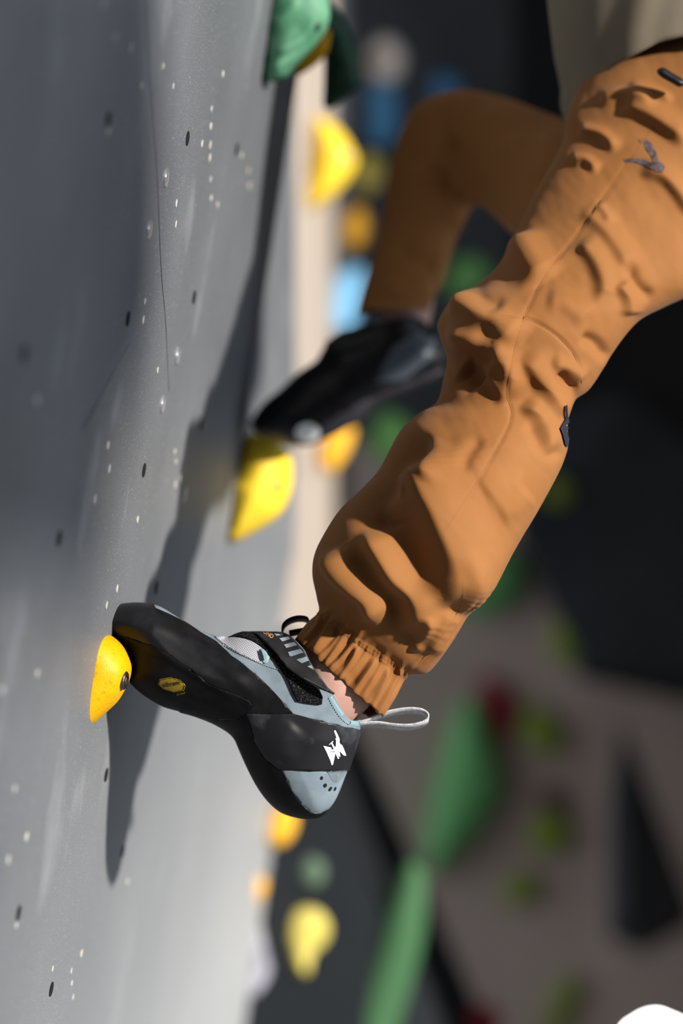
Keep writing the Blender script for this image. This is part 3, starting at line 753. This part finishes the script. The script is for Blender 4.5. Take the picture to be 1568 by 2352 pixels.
# body under the clothes: one continuous skinned figure
jn = [('pel', P(1720,250,2.16), 0.0620), ('hip1', P(1560,400,2.06), 0.0403), ('kn1', P(1200,800,1.965), 0.0310), ('cf1', P(900,1400,1.937), 0.035), ('an1', P(766,1556,1.926), 0.0425), ('he1', P(712,1640,1.932), 0.030), ('ba1', P(420,1520,1.930), 0.0124),
      ('hip2', P(1400,400,2.24), 0.0300), ('kn2', P(1000,340,2.385), 0.0200), ('an2', P(925,716,2.385), 0.0310), ('he2', P(930,800,2.38), 0.0200), ('ba2', P(720,930,2.39), 0.0136),
      ('ab', P(1720,-60,2.18), 0.0651), ('ch', P(1720,-560,2.17), 0.0744), ('sh', P(1720,-600,2.17), 0.0434)]
ed = [(0,1),(1,2),(2,3),(3,4),(4,5),(5,6),(0,7),(7,8),(8,9),(9,10),(10,11),(0,12),(12,13),(13,14)]
me = bpy.data.meshes.new('body'); me.from_pydata([j[1] for j in jn], ed, []); ob = bpy.data.objects.new('body', me); C.objects.link(ob)
sk = ob.modifiers.new('skin', 'SKIN'); sk.use_smooth_shade = True
for v, j in zip(me.skin_vertices[0].data, jn): v.radius = (j[2], j[2])
me.skin_vertices[0].data[0].use_root = True
ob.modifiers.new('sub', 'SUBSURF').levels = 3; ob.modifiers['sub'].render_levels = 3
dg = bpy.context.evaluated_depsgraph_get(); dg.update(); ev = ob.evaluated_get(dg); mm = ev.to_mesh()
bv_ = [tuple(v.co) for v in mm.vertices]; bf_ = [tuple(p.vertices) for p in mm.polygons]; ev.to_mesh_clear(); bpy.data.objects.remove(ob)
body = link_mesh('body', bv_, bf_, M_skin, person)

# shirt
ns_ = 160; rows_s = 70
def lerp(x, xs, ys): return float(np.interp(x, xs, ys))
Vs = []
for i in range(rows_s):
    v = i/(rows_s-1)
    for j in range(ns_):
        a = 2*math.pi*j/ns_; u = (1-math.cos(a))/2                # 0 left .. 1 right
        front = math.sin(a)
        yh = lerp(u, [0, .02, .05, .12, .24, .36, .46, .56, .66, 1], [292, 270, 235, 185, 140, 122, 140, 138, 118, 60])
        if front < 0: yh = lerp(u, [0, 1], [285, 90])
        y = -620+(yh+620)*v
        xl = lerp(y, [-620, -300, -80, 0, 130, 200, 240, 292], [1285, 1262, 1255, 1262, 1278, 1293, 1291, 1310])
        xr = 2130
        x = xl+(xr-xl)*u
        hw = (xr-xl)/2
        wob = 5*math.sin(u*34+y*.012)*min(1, max(0, (y+300)/300))+3*math.sin(u*61+1+y*.02)
        dpt = (.62*hw+wob)*front+0
        D = 2.12-dpt*2.12/F
        x3, _, z3 = P(x, y, 2.12); Vs.append((x3, D, z3))
Fs = grid_faces(rows_s, ns_, 0, True, False)
shirt = link_mesh('shirt', Vs, Fs, M_shirt, person)
sm = shirt.modifiers.new('cloth', 'SOLIDIFY'); sm.thickness = .002; sm.offset = -1

# ------------------------------------------------------------------ near shoe
so = [(220,1441),(236,1412),(262,1394),(300,1387),(345,1388),(368,1393),(400,1412),(440,1438),(478,1455),(497,1461),(515,1464),(545,1455),(575,1450),(610,1450),(650,1452),
      (672,1466),(696,1491),(714,1523),(736,1555),(752,1578),(768,1600),(785,1630),(800,1650),(815,1657),(835,1658),(829,1672),(822,1692),(812,1730),(795,1778),(775,1828),(757,1856),(735,1874),(710,1879),(680,1876),(645,1864),(615,1838),(590,1803),(570,1765),(552,1725),(540,1698),(524,1681),(490,1661),(450,1645),(420,1636),(412,1630),(378,1620),(345,1602),(318,1582),(299,1560),(303,1535),(297,1507),(282,1482),(258,1462),(236,1450)]
collar = [(655,1440),(700,1440),(900,1600),(900,1650),(832,1663),(815,1664),(797,1656),(760,1595),(728,1552),(690,1495),(655,1462)]
toe_top = [(340,1370),(357,1399),(385,1411),(426,1431),(458,1453),(496,1475),(531,1507),(573,1538),(600,1560),(621,1580),(650,1612),(673,1639)]
rand_poly = toe_top+[(640,1640),(600,1640),(564,1637),(576,1630),(579,1617),(566,1605),(519,1586),(480,1570),(439,1538),(391,1506),(343,1480),(299,1464),(260,1452),(215,1450),(190,1440),(220,1350)]
sole_poly = [(215,1450),(260,1452),(299,1464),(343,1480),(391,1506),(439,1538),(480,1570),(519,1586),(566,1605),(579,1617),(576,1630),(564,1637),(545,1650),(500,1650),(418,1634),(418,1700),(300,1650),(270,1560),(215,1460)]
# heel band wraps the back of the shoe, the arch rubber runs from the ball to the heel
band_poly = [(564,1637),(600,1640),(640,1640),(673,1639),(714,1650),(754,1660),(790,1669),(822,1677),(860,1680),(830,1769),(795,1769),(736,1770),(690,1769),(650,1767),(640,1765),(610,1740),(585,1700)]
arch_poly = [(418,1634),(500,1650),(545,1650),(564,1637),(585,1700),(610,1740),(640,1765),(648,1766),(657,1784),(671,1816),(693,1848),(714,1866),(735,1868),(760,1856),(790,1838),(800,1900),(600,1920),(480,1700),(418,1660)]
def shoeT(Q):
    x, y = Q[:, 0], Q[:, 1]
    t = np.interp(x+.35*(y-1500), [230, 330, 480, 620, 700, 850], [88, 118, 128, 130, 134, 122])
    return t*np.interp(y, [1700, 1880], [1, .80])
def shoeR(Q): return np.interp(Q[:, 0]+.35*(Q[:, 1]-1500), [220, 330, 480, 900], [70, 95, 115, 105])
sst = [([(262,1452),(343,1480),(439,1540),(519,1588),(575,1618)], 9, 10, 30),
       ([(300,1425),(380,1445),(470,1500),(560,1575),(600,1610)], 5, 14, 20),
       ([(680,1660),(650,1700),(640,1750)], 5, 20, 30),
       ([(380,1600),(450,1620),(520,1650)], -6, 16, 16)]
sp = Puff(so, shoeT, shoeR, 1.937, 5.0, sst, [rand_poly, sole_poly, band_poly, arch_poly], collar, power=2.1, rings=(1.0, 3, 6, 10, 15))
shoe = empty('climbing_shoe', P(560, 1650, 1.937), parent=person)
shoe['label'] = 'grey and black climbing shoe on the near yellow hold'
V, Fs = sp.body(0)
upper = link_mesh('upper', V, Fs, M_upper, shoe, label='grey blue suede upper and heel')
if sp.open_any:
    smo = upper.modifiers.new('lining', 'SOLIDIFY'); smo.thickness = .0018; smo.offset = -1
def region(name, poly, off, m, label, puff=sp, par=shoe, sub=None):
    mk = pip(puff.cen, poly)
    if sub is not None: mk &= ~sub
    V, Fs = puff.body(off, mk); return link_mesh(name, V, Fs, m, par, label=label), mk
ra, mr = region('rand', rand_poly, .0011, M_rub, 'glossy black toe rand')
sl, ms = region('sole', sole_poly, .0016, M_sole, 'black rubber sole', sub=mr)
bd, mb = region('heel_band', band_poly, .0012, M_band, 'dusty charcoal tension band', sub=mr | ms)
ar, ma = region('arch_rubber', arch_poly, .0009, M_sole, 'black arch and heel rubber', sub=mr | ms | mb)
bs = bvh_of([upper, ra, sl, bd, ar])
# printed marks
C0 = (340, 1530); SC = 110/1568
def oc(L): return [(340+x*SC, 1530+y*SC) for x, y in L]
outer = oc([(385,415),(740,358),(1060,450),(1235,625),(1180,795),(830,858),(500,745),(330,590)])
mid_ = oc([(395,435),(745,372),(1050,465),(1205,622),(1155,778),(825,838),(520,735),(355,585)])
inn_ = oc([(410,450),(745,388),(1045,480),(1175,615),(1115,765),(830,815),(540,725),(375,580)])
decal_poly('sole_badge', bs, outer, M_gold, shoe, .0003, 4)
decal_poly('sole_badge_line', bs, mid_, M_ink, shoe, .0005, 4)
decal_poly('sole_badge_face', bs, inn_, M_gold, shoe, .0007, 4)
decal_text('badge_text', bs, 'vibram', (373.5, 1577.5), math.radians(-10), 14.5, M_ink, shoe, .0010, shear=.12, xs=1.02)
decal_text('grip_text', bs, 'XS GRIP', (406, 1597), math.radians(-11), 6.8, M_gold, shoe, .0004, xs=.86)
def bc(L): return [(720+x*130/1529, 1660+y*200/2352) for x, y in L]
decal_poly('heel_emblem', bs, bc([(555,205),(585,200),(640,310),(695,440),(690,520),(715,580),(755,590),(800,680),(870,870),(850,890),(800,875),(690,760),(715,900),(700,920),(690,915),(640,870),(685,955),(660,975),(640,960),(580,820),(470,560),(415,600),(410,585),(510,490),(530,500),(500,540),(560,650),(590,640),(600,470),(580,440),(590,415),(610,405),(550,240)]), M_white, shoe, .0004, 4)
decal_poly('heel_emblem', bs, bc([(260,620),(470,665),(480,715),(530,720),(545,770),(425,775),(430,788),(575,785),(570,880),(515,1130),(480,1140),(440,1010),(350,800)]), M_white, shoe, .0004, 4)
decal_poly('badge_patch', bs, bc([(370,1310),(860,1280),(820,1400),(760,1500),(690,1570),(600,1610),(520,1590),(440,1450)]), mat('scuffed grey rubber', (.17, .21, .235), .5, (.13, .16, .18), 200), shoe, .0003, 4)
for cx, cy, rx, ry, rt in [(738,1787,3.6,4.6,.3),(746,1804,4.2,5.2,.5),(758,1812,3.2,6.4,.6),(769,1812,2.6,5.4,.4)]:
    decal_poly('vent_hole', bs, ell(cx, cy, rx, ry, rt, 10), M_hole, shoe, .0002, 3)
# mesh tongue, straps
def strap_piece(name, poly, off, m, label, lift=None, sm=True):
    pp = cr(poly, step=5, closed=True) if sm else np.array(poly, float)
    pf = decal_piece(pp, off, lift)
    return link_mesh(name, pf[0], pf[1], m, shoe, True, label)
def decal_piece(poly, off, lift=None, step=5.0, th=.0016):
    """thick strip laid over the shoe; beyond the shoe's edge it carries on at the edge's height"""
    p = poly; n = len(p); x0, y0 = p.min(0); x1, y1 = p.max(0)
    gx, gy = np.meshgrid(np.arange(x0, x1, step), np.arange(y0, y1, step)); g = np.stack([gx.ravel(), gy.ravel()], 1)
    g = g[pip(g, p)]; d, _, _ = segdist(g, p, True); g = g[d > step*.45]
    r = delaunay_2d_cdt([Vector(v) for v in p]+[Vector(v) for v in g], [(i, (i+1) % n) for i in range(n)], [], 0, 1e-5)
    V2 = np.array([(v.x, v.y) for v in r[0]]); fs = [tuple(f) for f in r[2] if pip(V2[list(f)].mean(0)[None], p)[0]]
    h, _ = sp.height(V2)
    extra = lift(V2) if lift is not None else 0
    Y = sp.D-h*sp.D/F-off-extra
    top = np.stack([(V2[:, 0]-784)*Y/F, Y, (1176-V2[:, 1])*Y/F+H], 1)
    Yb = Y+th; bot = np.stack([(V2[:, 0]-784)*Yb/F, Yb, (1176-V2[:, 1])*Yb/F+H], 1)
    nv = len(V2); FF = list(fs)+[tuple(i+nv for i in f[::-1]) for f in fs]; es = {}
    for f in fs:
        for i in range(len(f)): es[(f[i], f[(i+1) % len(f)])] = 1
    for (a, b) in es:
        if (b, a) not in es: FF.append((b, a, a+nv, b+nv))
    return np.vstack([top, bot]), FF
strap_piece('tongue', [(492,1462),(515,1462),(545,1463),(571,1467),(600,1480),(622,1503),(618,1512),(606,1522),(596,1523),(570,1512),(540,1497),(510,1478)], .0006, M_mesh, 'white knitted mesh tongue')
strap_piece('eyelet_loop', [(596,1492),(606,1491),(613,1500),(616,1518),(608,1524),(600,1515)], .0012, M_trim, 'pale blue eyelet edging')
decal_poly('eyelet_slot', bvh_of([upper]), [(595,1496),(600,1497),(605,1510),(607,1519),(602,1520),(598,1510)], M_navy, shoe, .0022, 3)
vel = [(525,1463),(540,1455),(557,1450),(589,1450),(604,1473),(636,1501),(657,1530),(679,1548),(707,1562),(732,1580),(741,1601),(739,1618),(730,1619),(700,1615),(682,1611),(672,1594),(661,1566),(643,1537),(625,1512),(600,1484),(571,1468),(546,1463)]
strap_piece('velcro_strap', vel, .0018, M_velcro, 'fuzzy black hook and loop strap', sm=False)
def lift2(Q): 
    d, s_, t = segdist(Q, [(589,1450),(650,1500),(700,1555),(768,1594)]); return .0035+.004*np.clip((Q[:, 0]-660)/110, 0, 1)
strp = [(574,1450),(600,1450),(629,1451),(654,1455),(674,1467),(696,1491),(714,1523),(736,1555),(754,1580),(769,1592),(766,1596),(750,1589),(729,1581),(700,1563),(679,1549),(657,1532),(636,1503),(612,1476),(592,1458)]
ss_ = strap_piece('closure_strap', strp, .0030, M_strap, 'smooth black strap with grey bars', lift2, sm=False)
bst = bvh_of([ss_])
def kc(L): return [(580+x*220/1568, 1400+y*220/1568) for x, y in L]
for q in [[(350,395),(480,395),(515,420),(385,432)], [(438,475),(585,448),(620,488),(485,528)], [(512,578),(682,533),(728,585),(555,635)], [(580,700),(783,645),(835,705),(635,770),(605,760)], [(718,822),(880,770),(920,835),(805,880)], [(895,930),(962,908),(998,982)]]:
    decal_poly('strap_bar', bst, kc(q), M_bar, shoe, .0003, 4)
decal_text('strap_text', bst, 'OND', (603, 1453.5), math.radians(33), 13, M_orng, shoe, .0003, xs=.85)
# upper folded edge lines and stitching
ribbon_line('strap_edge', bst, [(604,1474),(640,1506),(662,1533),(682,1550),(708,1563),(745,1583),(764,1594)], 5, M_strap, shoe, h=.0006)
bsu = bvh_of([upper])
ribbon_line('collar_trim', bsu, [(757,1600),(772,1625),(788,1646),(803,1660),(822,1665)], 13, M_trim, shoe, h=.0008, n=6)
for pl, nn in (([(755,1603),(768,1628),(783,1650),(800,1664)], 15), ([(512,1482),(545,1500),(575,1514),(605,1527),(638,1538)], 26)):
    q = cr(pl, n=40); ks = np.linspace(0, len(q)-1, nn*2).astype(int)
    for a, b in zip(ks[::2], ks[1::2]):
        ribbon_line('stitch', bsu, [tuple(q[a]), tuple((q[a]+q[b])/2), tuple(q[b])], 2.2, M_thread, shoe, h=.0009, n=2)
# pull tab and the far strap loop
def band_loop(name, path, width, m, label, D, tilt=0., closed=False, th=.0012, par=None):
    q = cr(path, n=7, closed=closed); V = []; Fs = []; n = len(q)
    tg = np.gradient(q, axis=0); nm = np.stack([-tg[:, 1], tg[:, 0]], 1); nm /= np.linalg.norm(nm, axis=1)[:, None]+1e-9
    for i in range(n):
        for dy, o in ((-1, 0), (1, 0), (1, 1), (-1, 1)):
            x, y = q[i]+nm[i]*(th*F/D)*(o-.5)+np.array([0, tilt])*dy
            V.append((( x-784)*D/F, D+dy*width/2, (1176-y)*D/F+H))
    rng = n if closed else n-1
    for i in range(rng):
        a, b = 4*i, 4*((i+1) % n)
        for k in range(4): Fs.append((a+k, a+(k+1) % 4, b+(k+1) % 4, b+k))
    return link_mesh(name, V, Fs, m, par or shoe, True, label)
band_loop('pull_tab', [(826,1664),(850,1654),(885,1641),(925,1633),(960,1633),(980,1642),(982,1654),(968,1664),(940,1670),(905,1669),(865,1664),(826,1666)], .011, M_tab, 'pale grey webbing pull tab', 1.925, 7.5)
band_loop('strap_loop', [(648,1460),(650,1440),(664,1427),(685,1421),(705,1424),(708,1436),(698,1448),(680,1452),(664,1455)], .016, M_strap, 'black strap loop on the far side', 1.945, 7.0)
decal_text('loop_text', bvh_of([o for o in shoe.children if o.name.startswith('strap_loop')]), 'X', (663, 1434), math.radians(-15), 12, M_purple, shoe, .0004)

# ------------------------------------------------------------------ far shoe
so2 = [(583,956),(606,925),(645,893),(671,868),(694,849),(725,828),(740,803),(763,772),(790,764),(817,750),(863,742),(901,732),(939,725),(966,732),(990,752),(1016,780),(1030,811),(1022,841),(997,868),(939,895),(863,928),(824,962),(786,985),(748,1004),(710,1019),(664,1020),(625,1010),(591,994),(581,975)]
sp2 = Puff(so2, 92, 85, 2.385, 8, [([(760,800),(830,850),(900,900)], 5, 30, 40)], [[(860,880),(900,800),(960,760),(1000,780),(990,820),(930,870)]], [(800,700),(1000,700),(985,752),(960,742),(900,745),(820,765)], power=2.1)
shoe2 = empty('climbing_shoe', P(800, 900, 2.35), parent=person)
shoe2['label'] = 'plain black climbing shoe on the farther yellow hold'
V, Fs = sp2.body(0); up2 = link_mesh('upper', V, Fs, M_rub, shoe2)
mk = pip(sp2.cen, [(860,880),(900,800),(960,760),(1000,780),(990,820),(930,870)]); V, Fs = sp2.skirt([sp2.F[i] for i in np.where(mk)[0]], .0012)
link_mesh('heel_panel', V, Fs, mat('grey heel rubber', (.07, .085, .11), .35), shoe2, label='grey heel panel')
mk = pip(sp2.cen, [(560,940),(600,980),(700,990),(800,940),(900,890),(1040,840),(1040,900),(860,960),(700,1040),(580,1020)]); V, Fs = sp2.body(.0015, mk)
link_mesh('sole', V, Fs, mat('charcoal sole', (.03, .028, .036), .5), shoe2, label='charcoal rubber sole')
b2 = bvh_of(list(o for o in shoe2.children))
decal_poly('sole_badge', b2, ell(706,993,28,22), M_white, shoe2, .001, 5, 'round white badge')
pq = [(745,795),(790,762),(850,760),(870,775),(830,800),(770,812)]
decal_poly('strap', b2, pq, M_strap, shoe2, .003, 6)
